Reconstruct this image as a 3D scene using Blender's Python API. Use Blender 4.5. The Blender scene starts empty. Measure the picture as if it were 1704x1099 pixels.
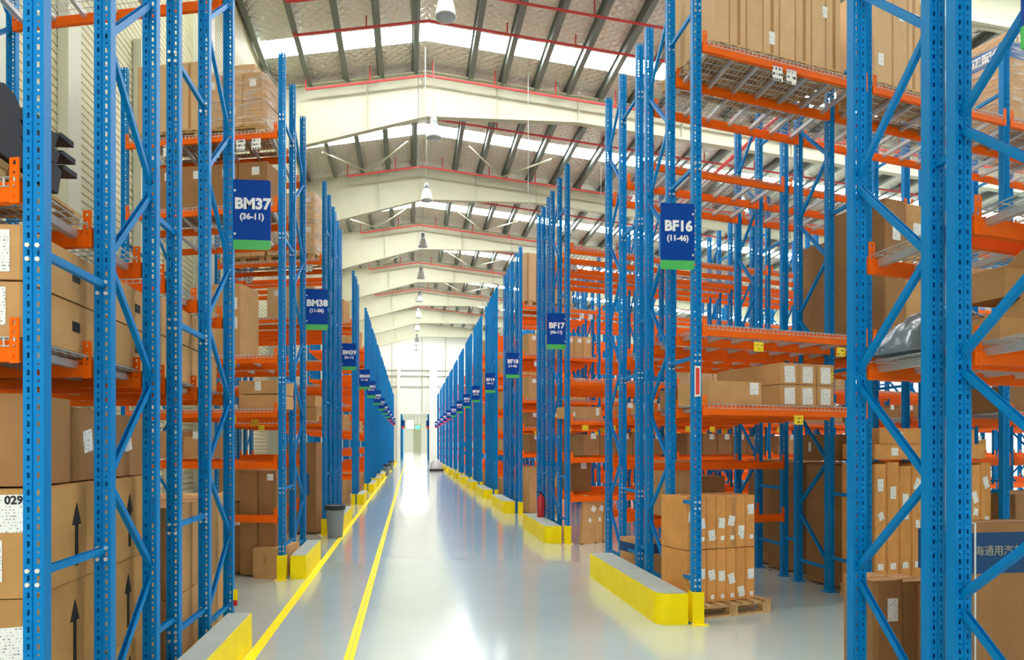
import bpy, math, random
from mathutils import Vector, Matrix
C = bpy.context.scene
COL = C.collection
rnd = random.Random(7)
R = math.radians

# ------------------------------------------------------------------ camera
cam_d = bpy.data.cameras.new('camera'); cam = bpy.data.objects.new('camera', cam_d); COL.objects.link(cam)
C.camera = cam
YAW = math.atan(.1)
cam.location = (0, 0, 2.0)
cam.rotation_euler = (R(90), 0, -YAW)
cam_d.sensor_fit = 'HORIZONTAL'; cam_d.sensor_width = 36
cam_d.lens = 1150 / 1704 * 36
cam_d.shift_x = (852 - 797) / 1704
cam_d.shift_y = (742 - 549.5) / 1704
cam_d.clip_end = 500; cam_d.clip_start = .05

# ------------------------------------------------------------------ world and daylight
W = bpy.data.worlds.new('sky'); C.world = W; W.use_nodes = True
bg = W.node_tree.nodes['Background']
bg.inputs['Color'].default_value = (.93, .97, 1.0, 1)
bg.inputs['Strength'].default_value = 3.2
SKYLIGHT = 23.0
C.view_settings.view_transform = 'Standard'; C.view_settings.look = 'None'
C.view_settings.gamma = 1; C.view_settings.use_curve_mapping = False
C.view_settings.exposure = 0.4
C.cycles.max_bounces = 8; C.cycles.diffuse_bounces = 5; C.cycles.glossy_bounces = 3
C.cycles.sample_clamp_indirect = 6

# ------------------------------------------------------------------ materials
def srgb(r, g, b):
    f = lambda c: (c / 12.92 if c <= .04045 else ((c + .055) / 1.055) ** 2.4)
    return (f(r / 255), f(g / 255), f(b / 255), 1)

def mat(name, col, rough=.5, metal=0, spec=.5, noise=0, nscale=8, bump=0, bscale=60, emit=None, estr=0, coat=0, rand=0, alpha=None):
    m = bpy.data.materials.new(name); m.use_nodes = True
    nt = m.node_tree; b = nt.nodes['Principled BSDF']
    b.inputs['Roughness'].default_value = rough; b.inputs['Metallic'].default_value = metal
    b.inputs['Specular IOR Level'].default_value = spec
    b.inputs['Coat Weight'].default_value = coat; b.inputs['Coat Roughness'].default_value = .08
    b.inputs['Base Color'].default_value = col
    tc = None
    if noise or bump:
        tc = nt.nodes.new('ShaderNodeTexCoord')
    src = None
    if noise:
        n = nt.nodes.new('ShaderNodeTexNoise'); n.inputs['Scale'].default_value = nscale; n.inputs['Detail'].default_value = 3
        nt.links.new(tc.outputs['Object'], n.inputs['Vector'])
        mr = nt.nodes.new('ShaderNodeMapRange'); mr.inputs['To Min'].default_value = 1 - noise; mr.inputs['To Max'].default_value = 1 + noise
        mr.inputs['From Min'].default_value = .3; mr.inputs['From Max'].default_value = .7
        nt.links.new(n.outputs['Fac'], mr.inputs['Value']); src = mr.outputs['Result']
    if rand:
        oi = nt.nodes.new('ShaderNodeObjectInfo'); m2 = nt.nodes.new('ShaderNodeMapRange')
        m2.inputs['To Min'].default_value = 1 - rand; m2.inputs['To Max'].default_value = 1 + rand
        nt.links.new(oi.outputs['Random'], m2.inputs['Value'])
        if src is None: src = m2.outputs['Result']
        else:
            mu = nt.nodes.new('ShaderNodeMath'); mu.operation = 'MULTIPLY'
            nt.links.new(src, mu.inputs[0]); nt.links.new(m2.outputs['Result'], mu.inputs[1]); src = mu.outputs[0]
    if src is not None:
        vm = nt.nodes.new('ShaderNodeVectorMath'); vm.operation = 'SCALE'
        vm.inputs[0].default_value = col[:3]; nt.links.new(src, vm.inputs['Scale'])
        nt.links.new(vm.outputs['Vector'], b.inputs['Base Color'])
    if bump:
        n = nt.nodes.new('ShaderNodeTexNoise'); n.inputs['Scale'].default_value = bscale; n.inputs['Detail'].default_value = 4
        nt.links.new(tc.outputs['Object'], n.inputs['Vector'])
        bp = nt.nodes.new('ShaderNodeBump'); bp.inputs['Strength'].default_value = bump; bp.inputs['Distance'].default_value = .02
        nt.links.new(n.outputs['Fac'], bp.inputs['Height']); nt.links.new(bp.outputs['Normal'], b.inputs['Normal'])
    if emit:
        b.inputs['Emission Color'].default_value = emit; b.inputs['Emission Strength'].default_value = estr
    if alpha is not None:
        b.inputs['Alpha'].default_value = alpha
    return m

M = {}
M['blue'] = mat('blue_paint', srgb(0, 126, 196), .45, spec=.15)
M['orange'] = mat('orange_paint', srgb(246, 104, 10), .5, spec=.15, noise=.06, nscale=3)
M['kraft'] = mat('kraft_board', srgb(200, 154, 102), .85, spec=.2, noise=.07, nscale=5, rand=.08)
M['kraft_orange'] = mat('kraft_board_orange', srgb(188, 142, 86), .8, spec=.25, noise=.08, nscale=5, rand=.07)
M['kraft_gold'] = mat('kraft_board_gold', srgb(212, 150, 84), .8, spec=.2, noise=.1, nscale=5, rand=.08)
M['kraft_brown'] = mat('kraft_board_brown', srgb(158, 116, 76), .85, spec=.2, noise=.08, nscale=5, rand=.08)  # darker kraft; part of the shade on cartons is put into this tone
M['kraft_pale'] = mat('kraft_board_pale', srgb(212, 175, 132), .85, spec=.2, noise=.05, nscale=5, rand=.06)
M['tape'] = mat('packing_tape', srgb(178, 128, 76), .3, spec=.5)
M['tape_clear'] = mat('clear_tape', srgb(214, 182, 140), .25, spec=.6)
M['wood'] = mat('pallet_wood', srgb(196, 158, 108), .8, spec=.2, noise=.2, nscale=14, rand=.12)
M['galv'] = mat('galvanised_steel', srgb(190, 192, 190), .4, metal=.45)
M['bolt'] = mat('zinc_bolt', srgb(225, 225, 222), .3, metal=.5)
M['yellow'] = mat('yellow_paint', srgb(255, 228, 0), .5, spec=.2, noise=.05, nscale=4)
M['kerb_top'] = mat('kerb_concrete', srgb(160, 166, 158), .7, noise=.06, nscale=5)
M['sign_blue'] = mat('sign_blue', srgb(0, 66, 156), .5, spec=.15)
M['sign_green'] = mat('sign_green', srgb(72, 186, 88), .4)
M['sign_red'] = mat('sign_red', srgb(232, 70, 48), .4)
M['white'] = mat('white_print', srgb(245, 245, 245), .5)
M['paper'] = None
M['black'] = mat('black_print', srgb(28, 24, 24), .7)
M['black_plastic'] = mat('black_plastic', srgb(17, 15, 18), .55, spec=.4)
M['tag_yellow'] = None
M['cream'] = mat('cream_steel', srgb(184, 184, 158), .6, noise=.03, nscale=1.5)
M['wall_steel'] = mat('cream_column', srgb(222, 222, 202), .6, noise=.03, nscale=1.5)
M['siding'] = mat('cream_siding', srgb(222, 216, 178), .6, noise=.03, nscale=1.2)
M['wall_white'] = mat('white_wall', srgb(236, 236, 228), .7, noise=.02, nscale=.5)
M['purlin'] = mat('purlin_steel', srgb(104, 112, 104), .5, metal=.2)
M['pipe_red'] = mat('red_pipe', srgb(208, 62, 62), .45)
M['lamp_white'] = mat('lamp_shade', srgb(225, 232, 228), .4, spec=.5)
M['lamp_glass'] = mat('lamp_lens', srgb(150, 160, 162), .25)
M['lamp_grey'] = mat('lamp_body', srgb(168, 176, 176), .4)
M['skylight_dim'] = mat('skylight_sheet_far', (1, 1, 1, 1), .6, emit=(1, .98, .93, 1), estr=18)
M['skylight'] = mat('skylight_sheet', (1, 1, 1, 1), .6, emit=(.96, .98, 1, 1), estr=SKYLIGHT)
M['bin'] = mat('grey_bin', srgb(130, 140, 144), .5)
M['dark'] = mat('dark_liner', srgb(38, 38, 42), .5)
M['red'] = mat('red_paint', srgb(206, 32, 34), .35, coat=.4)
M['print_blue'] = mat('blue_print_band', srgb(28, 96, 168), .7)
M['print_navy'] = mat('navy_print_band', srgb(18, 70, 120), .75)
M['print_pale'] = mat('pale_print', srgb(176, 170, 150), .8)
M['film_dark'] = mat('dark_plastic_film', srgb(100, 112, 118), .22, spec=.6, bump=.6, bscale=6)
M['strap'] = mat('white_strap', srgb(235, 235, 228), .4)
M['exit_green'] = mat('exit_sign_green', srgb(60, 180, 130), .4, emit=srgb(60, 180, 130), estr=.5)
M['window'] = mat('lit_window', (1, 1, 1, 1), .5, emit=(1, 1, 1, 1), estr=3)

def print_mat(name, base, ink, rows, dens, thr):
    """flat printed sheet: rows of small dark marks like type, broken into words"""
    m = bpy.data.materials.new(name); m.use_nodes = True
    nt = m.node_tree; b = nt.nodes['Principled BSDF']; b.inputs['Roughness'].default_value = .6
    N = lambda t: nt.nodes.new(t); Lk = nt.links.new
    def math_(op, a, v=None, b2=None):
        n = N('ShaderNodeMath'); n.operation = op; Lk(a, n.inputs[0])
        if b2 is not None: Lk(b2, n.inputs[1])
        elif v is not None: n.inputs[1].default_value = v
        return n.outputs[0]
    tc = N('ShaderNodeTexCoord'); sp = N('ShaderNodeSeparateXYZ'); Lk(tc.outputs['Object'], sp.inputs[0])
    oi = N('ShaderNodeObjectInfo')
    zr = math_('MULTIPLY', sp.outputs['Z'], rows); fr = math_('FRACT', zr); fl = math_('FLOOR', zr)
    along = math_('ADD', sp.outputs['X'], b2=sp.outputs['Y'])
    xx = math_('MULTIPLY', along, dens)
    cv = N('ShaderNodeCombineXYZ'); Lk(xx, cv.inputs[0]); Lk(math_('MULTIPLY', fl, 7.3), cv.inputs[1]); Lk(math_('MULTIPLY', oi.outputs['Random'], 90), cv.inputs[2])
    no = N('ShaderNodeTexNoise'); no.inputs['Scale'].default_value = 1; no.inputs['Detail'].default_value = 2; Lk(cv.outputs[0], no.inputs['Vector'])
    on = math_('GREATER_THAN', no.outputs['Fac'], thr); rw = math_('LESS_THAN', fr, .45)
    k = math_('MULTIPLY', on, b2=rw)
    mx = N('ShaderNodeMix'); mx.data_type = 'RGBA'
    mx.inputs['A'].default_value = base; mx.inputs['B'].default_value = ink
    Lk(k, mx.inputs['Factor']); Lk(mx.outputs['Result'], b.inputs['Base Color'])
    return m
M['paper'] = print_mat('printed_paper', srgb(240, 240, 236), srgb(150, 150, 152), 60, 95, .57)
M['tag_white'] = print_mat('printed_tag', srgb(238, 236, 230), srgb(70, 66, 66), 16, 50, .5)
M['tag_yellow'] = print_mat('printed_yellow_tag', srgb(246, 214, 20), srgb(110, 84, 10), 22, 60, .54)

# floor: polished sealed concrete
m = M['floor'] = mat('polished_floor', srgb(192, 204, 196), .1, spec=.6, noise=.05, nscale=.5)
nt = m.node_tree; b = nt.nodes['Principled BSDF']
b.inputs['IOR'].default_value = 1.6; b.inputs['Coat Weight'].default_value = 1.0; b.inputs['Coat Roughness'].default_value = .12
tcn = nt.nodes.new('ShaderNodeTexCoord'); nn = nt.nodes.new('ShaderNodeTexNoise'); nn.inputs['Scale'].default_value = .9; nn.inputs['Detail'].default_value = 4
mr = nt.nodes.new('ShaderNodeMapRange'); mr.inputs['To Min'].default_value = .16; mr.inputs['To Max'].default_value = .28
nt.links.new(tcn.outputs['Object'], nn.inputs['Vector']); nt.links.new(nn.outputs['Fac'], mr.inputs['Value']); nt.links.new(mr.outputs['Result'], b.inputs['Roughness'])
n2 = nt.nodes.new('ShaderNodeTexNoise'); n2.inputs['Scale'].default_value = 2.2
bp = nt.nodes.new('ShaderNodeBump'); bp.inputs['Strength'].default_value = .05; bp.inputs['Distance'].default_value = .05
nt.links.new(tcn.outputs['Object'], n2.inputs['Vector']); nt.links.new(n2.outputs['Fac'], bp.inputs['Height']); nt.links.new(bp.outputs['Normal'], b.inputs['Normal'])

# ceiling: quilted reflective insulation
m = M['foil'] = mat('quilted_foil', srgb(206, 202, 188), .32, metal=.5)
nt = m.node_tree; b = nt.nodes['Principled BSDF']
tcn = nt.nodes.new('ShaderNodeTexCoord'); sp = nt.nodes.new('ShaderNodeSeparateXYZ'); nt.links.new(tcn.outputs['Object'], sp.inputs[0])
def mnode(op, a, b2=None, v=None):
    n = nt.nodes.new('ShaderNodeMath'); n.operation = op; nt.links.new(a, n.inputs[0])
    if b2 is not None: nt.links.new(b2, n.inputs[1])
    elif v is not None: n.inputs[1].default_value = v
    return n.outputs[0]
ab = [mnode('ABSOLUTE', mnode('SINE', mnode('MULTIPLY', mnode(op, sp.outputs['X'], sp.outputs['Y']), v=9.0))) for op in ('ADD', 'SUBTRACT')]
dia = mnode('MINIMUM', ab[0], ab[1])
nz = nt.nodes.new('ShaderNodeTexNoise'); nz.inputs['Scale'].default_value = 7; nz.inputs['Detail'].default_value = 3
nt.links.new(tcn.outputs['Object'], nz.inputs['Vector'])
hgt = mnode('ADD', mnode('MULTIPLY', dia, v=.7), mnode('MULTIPLY', nz.outputs['Fac'], v=1.2))
bp = nt.nodes.new('ShaderNodeBump'); bp.inputs['Strength'].default_value = .8; bp.inputs['Distance'].default_value = .05
nt.links.new(hgt, bp.inputs['Height']); nt.links.new(bp.outputs['Normal'], b.inputs['Normal'])

# stretch film: thin, glossy, mostly clear
m = M['film'] = bpy.data.materials.new('stretch_film'); m.use_nodes = True
nt = m.node_tree; b = nt.nodes['Principled BSDF']
b.inputs['Base Color'].default_value = srgb(235, 228, 218); b.inputs['Roughness'].default_value = .2
tcn = nt.nodes.new('ShaderNodeTexCoord'); mpp = nt.nodes.new('ShaderNodeMapping'); mpp.inputs['Scale'].default_value = (2, 2, 14)
nn = nt.nodes.new('ShaderNodeTexNoise'); nn.inputs['Scale'].default_value = 1.6; nn.inputs['Detail'].default_value = 5
mr = nt.nodes.new('ShaderNodeMapRange'); mr.inputs['From Min'].default_value = .45; mr.inputs['From Max'].default_value = .7
mr.inputs['To Min'].default_value = .1; mr.inputs['To Max'].default_value = .55
nt.links.new(tcn.outputs['Object'], mpp.inputs['Vector']); nt.links.new(mpp.outputs['Vector'], nn.inputs['Vector'])
nt.links.new(nn.outputs['Fac'], mr.inputs['Value']); nt.links.new(mr.outputs['Result'], b.inputs['Alpha'])
bp = nt.nodes.new('ShaderNodeBump'); bp.inputs['Strength'].default_value = .5; bp.inputs['Distance'].default_value = .03
nt.links.new(nn.outputs['Fac'], bp.inputs['Height']); nt.links.new(bp.outputs['Normal'], b.inputs['Normal'])

# ------------------------------------------------------------------ mesh helpers
class MB:
    """collects boxes, prisms and tubes; makes one mesh"""
    def __init__(s): s.v = []; s.f = []
    def add(s, vs, fs):
        o = len(s.v); s.v += [tuple(p) for p in vs]; s.f += [tuple(i + o for i in q) for q in fs]; return s
    def box(s, x0, x1, y0, y1, z0, z1):
        return s.add([(x0, y0, z0), (x1, y0, z0), (x1, y1, z0), (x0, y1, z0), (x0, y0, z1), (x1, y0, z1), (x1, y1, z1), (x0, y1, z1)],
                     [(0, 3, 2, 1), (4, 5, 6, 7), (0, 1, 5, 4), (1, 2, 6, 5), (2, 3, 7, 6), (3, 0, 4, 7)])
    def bar(s, a, b, w, h, up=(0, 0, 1)):
        """rectangular bar from a to b, w across, h along up"""
        a, b, up = Vector(a), Vector(b), Vector(up); d = (b - a).normalized()
        sx = d.cross(up); sx = sx.normalized() if sx.length > 1e-5 else Vector((1, 0, 0))
        u = sx.cross(d)
        q = [sx * i * w / 2 + u * j * h / 2 for i, j in ((-1, -1), (1, -1), (1, 1), (-1, 1))]
        return s.add([a + p for p in q] + [b + p for p in q], [(0, 1, 2, 3), (7, 6, 5, 4), (0, 4, 5, 1), (1, 5, 6, 2), (2, 6, 7, 3), (3, 7, 4, 0)])
    def tube(s, a, b, r0, r1=None, n=8, caps=True):
        a, b = Vector(a), Vector(b); r1 = r0 if r1 is None else r1; d = (b - a).normalized()
        sx = d.orthogonal().normalized(); sy = d.cross(sx)
        vs = []
        for p, r in ((a, r0), (b, r1)):
            for i in range(n):
                t = 2 * math.pi * i / n; vs.append(p + sx * math.cos(t) * r + sy * math.sin(t) * r)
        fs = [(i, (i + 1) % n, n + (i + 1) % n, n + i) for i in range(n)]
        if caps: fs += [tuple(reversed(range(n))), tuple(range(n, 2 * n))]
        return s.add(vs, fs)
    def lathe(s, c, prof, n=20):
        c = Vector(c); vs = []
        for r, z in prof:
            for i in range(n):
                t = 2 * math.pi * i / n; vs.append(c + Vector((r * math.cos(t), r * math.sin(t), z)))
        fs = []
        for k in range(len(prof) - 1):
            for i in range(n):
                j = (i + 1) % n; fs.append((k * n + i, k * n + j, (k + 1) * n + j, (k + 1) * n + i))
        fs += [tuple(reversed(range(n))), tuple(range((len(prof) - 1) * n, len(prof) * n))]
        return s.add(vs, fs)
    def prism(s, poly, x0, x1, axis='x'):
        """poly in the plane across axis, extruded x0..x1"""
        n = len(poly)
        mk = {'x': lambda t, p: (t, p[0], p[1]), 'y': lambda t, p: (p[0], t, p[1]), 'z': lambda t, p: (p[0], p[1], t)}[axis]
        vs = [mk(x0, p) for p in poly] + [mk(x1, p) for p in poly]
        fs = [(i, (i + 1) % n, n + (i + 1) % n, n + i) for i in range(n)] + [tuple(reversed(range(n))), tuple(range(n, 2 * n))]
        return s.add(vs, fs)
    def mesh(s, name, m, smooth=False):
        me = bpy.data.meshes.new(name); me.from_pydata(s.v, [], s.f); me.update()
        if m is not None: me.materials.append(M[m] if isinstance(m, str) else m)
        import bmesh
        bm = bmesh.new(); bm.from_mesh(me); bmesh.ops.recalc_face_normals(bm, faces=bm.faces); bm.to_mesh(me); bm.free()
        if smooth:
            for p in me.polygons: p.use_smooth = True
        return me
    def obj(s, name, m, parent=None, loc=(0, 0, 0), rz=0, smooth=False):
        return put(name, s.mesh(name, m, smooth), parent, loc, rz)

def put(name, me, parent=None, loc=(0, 0, 0), rz=0, rot=None):
    o = bpy.data.objects.new(name, me); COL.objects.link(o)
    o.location = loc; o.rotation_euler = rot if rot else (0, 0, rz)
    if parent is not None: o.parent = parent
    return o
def tag(o, label, cat, group=None):
    o['label'] = label; o['category'] = cat
    if group: o['group'] = group
    return o
def thing(name, label, cat, loc=(0, 0, 0), rz=0, group=None):
    o = bpy.data.objects.new(name, None); COL.objects.link(o); o.empty_display_size = .1
    o.location = loc; o.rotation_euler = (0, 0, rz)
    return tag(o, label, cat, group)
def struct(o): o['kind'] = 'structure'; return o
ORD = ['first', 'second', 'third', 'fourth', 'fifth', 'sixth', 'seventh', 'eighth', 'ninth', 'tenth', 'eleventh', 'twelfth']
def text(name, s, size, parent, loc, m, rot=(R(90), 0, 0), align='CENTER', bold=.02):
    cu = bpy.data.curves.new(name, 'FONT'); cu.body = s; cu.size = size; cu.align_x = align; cu.align_y = 'CENTER'
    cu.extrude = .001; cu.offset = bold * size; cu.resolution_u = 2
    cu.materials.append(M[m])
    o = bpy.data.objects.new('type_' + name, cu); COL.objects.link(o)
    TEXTS.append((o, cu, name, parent, loc, rot))
TEXTS = []
def finish_text():
    dg = bpy.context.evaluated_depsgraph_get()
    mes = [bpy.data.meshes.new_from_object(t[0].evaluated_get(dg)) for t in TEXTS]
    for (o, cu, name, parent, loc, rot), me in zip(TEXTS, mes):
        bpy.data.objects.remove(o); bpy.data.curves.remove(cu)
        put(name, me, parent, loc, rot=rot)

# ------------------------------------------------------------------ the building
struct(MB().box(-9, 48, -12, 86, -.2, 0).obj('floor', 'floor'))
struct(MB().box(-9, 30, 86, 240, -.2, -.004).obj('floor_far_hall', 'floor'))
PITCH_L, PITCH_R, XR0 = .17, .11, .6
def roof_z(x): return 16.17 + PITCH_L * x if x < XR0 else 16.17 + PITCH_L * XR0 - PITCH_R * (x - XR0)
XWALL = -5.15
SKY = [7.6, 15.3, 23.9, 31.2, 40.8, 49.5, 58.2, 66.9, 75.6, 81.5]  # last strip is added to brighten the end wall
ceil = bpy.data.objects.new('ceiling', None); COL.objects.link(ceil); struct(ceil)
def roof_sheet(y0, y1, xa, xb):
    return [(xa, y0, roof_z(xa)), (xb, y0, roof_z(xb)), (xb, y1, roof_z(xb)), (xa, y1, roof_z(xa))]
def slab(mb, q, t):
    return mb.add(list(q) + [(x, y, z + t) for x, y, z in q], [(0, 1, 2, 3), (7, 6, 5, 4), (0, 4, 5, 1), (1, 5, 6, 2), (2, 6, 7, 3), (3, 7, 4, 0)])
ys = [-5.0] + sum([[s - .5, s + .5] for s in SKY], []) + [86.0]  # roof carried on above the camera to keep sky light off near racks
for i in range(len(ys) - 1):
    strip = i % 2 == 1
    for xa, xb in ((XWALL - .3, XR0), (XR0, 44)):
        slab(MB(), roof_sheet(ys[i], ys[i + 1], xa, xb), .08).obj('skylight_panel' if strip else 'insulation_panel', 'skylight' if strip else 'foil', ceil)
xp = [-5.0, -3.7, -2.35, -1.08, .2] + [1.0 + 1.25 * k for k in range(1, 34)]
pm = {}
for x in xp:
    z = roof_z(x)
    MB().prism([(x - .13, z - .02), (x - .13, z - .05), (x - .03, z - .05), (x - .03, z - .26), (x + .13, z - .26), (x + .13, z - .29), (x - .06, z - .29), (x - .06, z - .02)], -5, 86, 'y').obj('purlin', 'purlin', ceil)
RAFT = [-.25 + 8.75 * k for k in range(10)]
for y in RAFT:
    prof = [(XWALL, roof_z(XWALL) - .25), (XR0, roof_z(XR0) - .25), (44, roof_z(44) - .25),
            (44, roof_z(44) - 1.25), (11, roof_z(11) - 1.3), (6.35, 14.35), (XR0, 14.3), (-3.8, 13.05), (XWALL, 12.55)]
    mb = MB().prism(prof, y - .02, y + .02, 'y')
    mb.prism([(a, b - .04) for a, b in prof[:3]] + [(a, b) for a, b in reversed(prof[:3])], y - .14, y + .14, 'y')
    lo = prof[3:]
    mb.prism(lo + [(a, b + .04) for a, b in reversed(lo)], y - .14, y + .14, 'y')
    ro = mb.obj('rafter', 'cream', ceil)
    for x in (-1.6, .5, 3.3, 6.4, 10.5, 15, 20):
        zt = roof_z(x) - .25
        zb = 14.3 if XR0 <= x <= 6.35 else (roof_z(x) - 1.25 if x > 6.35 else 13.05 + (x + 3.8) * (1.25 / 4.4))
        MB().box(x - .012, x + .012, y - .13, y - .02, zb, zt).obj('stiffener', 'cream', ro)
# bracing rods between rafters
for y in RAFT[3:7]:
    for sx in (-1, 1):
        x0 = -2.0 if sx < 0 else 4.6
        MB().bar((x0, y + 8.4, roof_z(x0) - .35), (x0 + 1.9 * sx, y + 5.5, roof_z(x0 + 1.9 * sx) - .35), .06, .06).obj('brace_rod', 'cream', ceil)
        MB().bar((x0, y + 8.4, roof_z(x0) - .35), (x0 - 1.9 * sx, y + 5.5, roof_z(x0 - 1.9 * sx) - .35), .06, .06).obj('brace_rod', 'cream', ceil)

wall = bpy.data.objects.new('wall_left', None); COL.objects.link(wall); struct(wall)
cuts = [-8] + [8.5 + 8.75 * k for k in range(9)] + [86]
def siding_mesh(L, Hh):
    mb = MB(); n = int(Hh / .125); vs = []
    for k in range(n):
        z = k * .125
        for x, zz in ((0, z), (0, z + .102), (-.04, z + .104), (-.04, z + .123)):
            vs += [(x, 0, zz), (x, L, zz)]
    vs += [(0, 0, n * .125), (0, L, n * .125)]
    return mb.add(vs, [(2 * i, 2 * i + 1, 2 * i + 3, 2 * i + 2) for i in range(len(vs) // 2 - 1)])
sm = {}
for a, b_ in zip(cuts, cuts[1:]):
    L = round(b_ - a, 3)
    if L not in sm: sm[L] = siding_mesh(L, 15.4).mesh('siding_panel', 'siding')
    put('siding_panel', sm[L], wall, (XWALL, a, 0))
for k in range(9):
    y = 8.5 + 8.75 * k
    mb = MB(); mb.box(XWALL, XWALL + .02, y - .16, y + .16, 0, 12.7); mb.box(XWALL, XWALL + .42, y - .015, y + .015, 0, 12.7); mb.box(XWALL + .4, XWALL + .42, y - .16, y + .16, 0, 12.7)
    mb.obj('column', 'wall_steel', wall)
for y in (10.9, 13.6, 15.2, 19.6, 22.0):
    w = .2 if y < 12 else .13
    o = MB().box(XWALL + .01, XWALL + .16, y - w, y + w, 0, 9.6).obj('downpipe', 'wall_steel', wall)
    if y < 12: MB().box(XWALL + .01, XWALL + .26, y - w - .05, y + w + .05, 9.6, 10.3).obj('downpipe_hopper', 'galv', o)
o = struct(MB().box(44, 44.2, -8, 86, 0, 12.5).obj('wall_right', 'wall_white'))
# far end wall with its opening to the next hall
far = bpy.data.objects.new('wall_end', None); COL.objects.link(far); struct(far)
OX0, OX1, OZ = -1.15, 2.4, 5.9
MB().box(-9, OX0, 85.6, 86, 0, 17).obj('wall_panel', 'wall_white', far)
MB().box(OX1, 44, 85.6, 86, 0, 17).obj('wall_panel', 'wall_white', far)
MB().box(OX0, OX1, 85.6, 86, OZ, 17).obj('wall_panel', 'wall_white', far)
MB().box(OX1, OX1 + .95, 85.2, 85.6, 0, 12).obj('end_pier', 'wall_white', far)
MB().box(OX0 - .4, OX0, 85.2, 85.6, 0, 12).obj('end_pier', 'wall_white', far)
for z in (9.3, 10.6, 11.3): MB().tube((-5, 85.5, z), (20, 85.5, z), .05, n=6).obj('wall_pipe', 'galv', far)
for x in (-2.2, 1.5, 4.4): MB().box(x - .05, x + .05, 85.5, 85.6, 6, 15.5).obj('wall_post', 'cream', far)
struct(MB().box(.2, 44, -5.2, -5, 0, 16).obj('wall_front_added_shade', 'wall_white'))  # unseen part wall added behind the camera to shade the right side
f2 = struct(MB().box(-9, 30, 230, 230.3, 0, 12).obj('wall_far_hall', 'wall_white'))
struct(MB().box(-9, 30, 86, 230, 12, 12.2).obj('ceiling_far_hall', 'wall_white'))
for y in (110, 150, 200):
    struct(MB().box(-8, 28, y, y + 3, 11.9, 12).obj('skylight_far_hall', 'skylight_dim'))
struct(MB().box(-9.3, -9, 86, 230, 0, 12).obj('wall_far_hall_left', 'wall_white')); struct(MB().box(30, 30.3, 86, 230, 0, 12).obj('wall_far_hall_right', 'wall_white'))  # side walls added out of view to keep sky light out of the hall
dr = struct(MB().box(1.2, 3.9, 229.8, 230, 0, 9).obj('door_1', 'cream'))
MB().box(3.7, 3.9, 229.6, 229.8, 0, 9.2).obj('door_frame', 'wall_white', dr)
wn = struct(MB().box(-1.2, 1.3, 229.7, 230, 7.6, 10.4).obj('window_1', 'wall_white'))
MB().box(-1.1, 1.2, 229.65, 229.7, 7.7, 10.3).obj('window_pane', 'window', wn)
ex = tag(MB().box(1.6, 3.0, 205, 205.15, 6.9, 7.9).obj('exit_sign', 'exit_green'), 'small green exit sign hanging far beyond the end wall opening', 'sign')
for x in (1.8, 2.8): MB().tube((x, 205.07, 7.9), (x, 205.07, 12), .03, n=6).obj('hanger', 'galv', ex)

# floor lines
tag(MB().box(-1.54, -1.44, -2, 85, 0, .004).obj('floor_line', 'yellow'), 'outer solid yellow floor line running beside the yellow kerbs', 'floor line')
fl = tag(MB().box(-.615, -.572, -2, 85, 0, .004).obj('floor_line', 'yellow'), 'inner yellow floor line of two strips down the aisle', 'floor line')
MB().box(-.566, -.523, -2, 85, 0, .004).obj('strip', 'yellow', fl)

# sprinkler pipes under the roof
npipe = 0
PIPES = [(20.6, -3.6, 30), (22.6, -3.7, 14), (25.55, -3.75, 30), (29.3, -3.2, 26), (33.9, -3.0, 30), (38.2, -2.6, 26), (42.9, -3, 30), (47, -2.6, 26), (51.7, -3, 26), (56, -2.6, 24), (60.5, -3, 24), (69.2, -3, 20)]
for i, (y, xa, xb) in enumerate(PIPES):
    below = .62 if i % 2 == 0 else .4
    t = thing('sprinkler_pipe', f'red sprinkler pipe along the roof, {ORD[i]} nearest of the cross pipes', 'pipe', (0, y, 0), group='red sprinkler pipes under the roof')
    mb = MB(); mb.tube((xa, 0, roof_z(xa) - below), (XR0, 0, roof_z(XR0) - below), .04, n=6); mb.tube((XR0, 0, roof_z(XR0) - below), (xb, 0, roof_z(xb) - below), .04, n=6)
    mb.obj('pipe_run', 'pipe_red', t)
    x = xa
    while x < xb:
        MB().tube((x, 0, roof_z(x) - below), (x, 0, roof_z(x) - .02), .025, n=5).obj('dropper', 'pipe_red', t); x += 2.3

tag(MB().tube((12.25, 19, 13.0), (12.25, 62, 13.0), .075, n=8).obj('sprinkler_main', 'pipe_red'), 'thick red sprinkler main running lengthwise under the right roof slope', 'pipe')
# pendant lamps
lamp_me = MB().lathe((0, 0, 0), [(.275, 0), (.285, .02), (.27, .06), (.235, .28), (.18, .46), (.13, .52)], 24).mesh('lamp_shade', 'lamp_white', True)
lens_me = MB().lathe((0, 0, -.004), [(.05, -.012), (.25, -.004), (.262, .004)], 24).mesh('lens', 'lamp_glass', True)
body_me = MB().lathe((0, 0, .52), [(.1, 0), (.12, .03), (.12, .2), (.07, .26), (.03, .3)], 14).mesh('ballast', 'lamp_grey', True)
LAMPS = [(.92, 17.9), (.86, 25), (.76, 31.4), (.72, 38.7), (.74, 46), (.74, 53.4), (.74, 60.2), (.74, 67), (.74, 74), (.74, 81)]
spots = [(x, y, 13.1, f'white bell pendant lamp over the aisle, {ORD[i]} nearest of its row') for i, (x, y) in enumerate(LAMPS)]
spots += [(8.3, 36, 13.3, 'white bell pendant lamp seen above the rack of sign BF17'), (15.7, 31.4, 13.0, 'white bell pendant lamp hanging between wire decks behind sign BF16'), (9.4, 28, 11.9, 'white bell pendant lamp over the right racks, partly behind blue uprights')]
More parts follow.
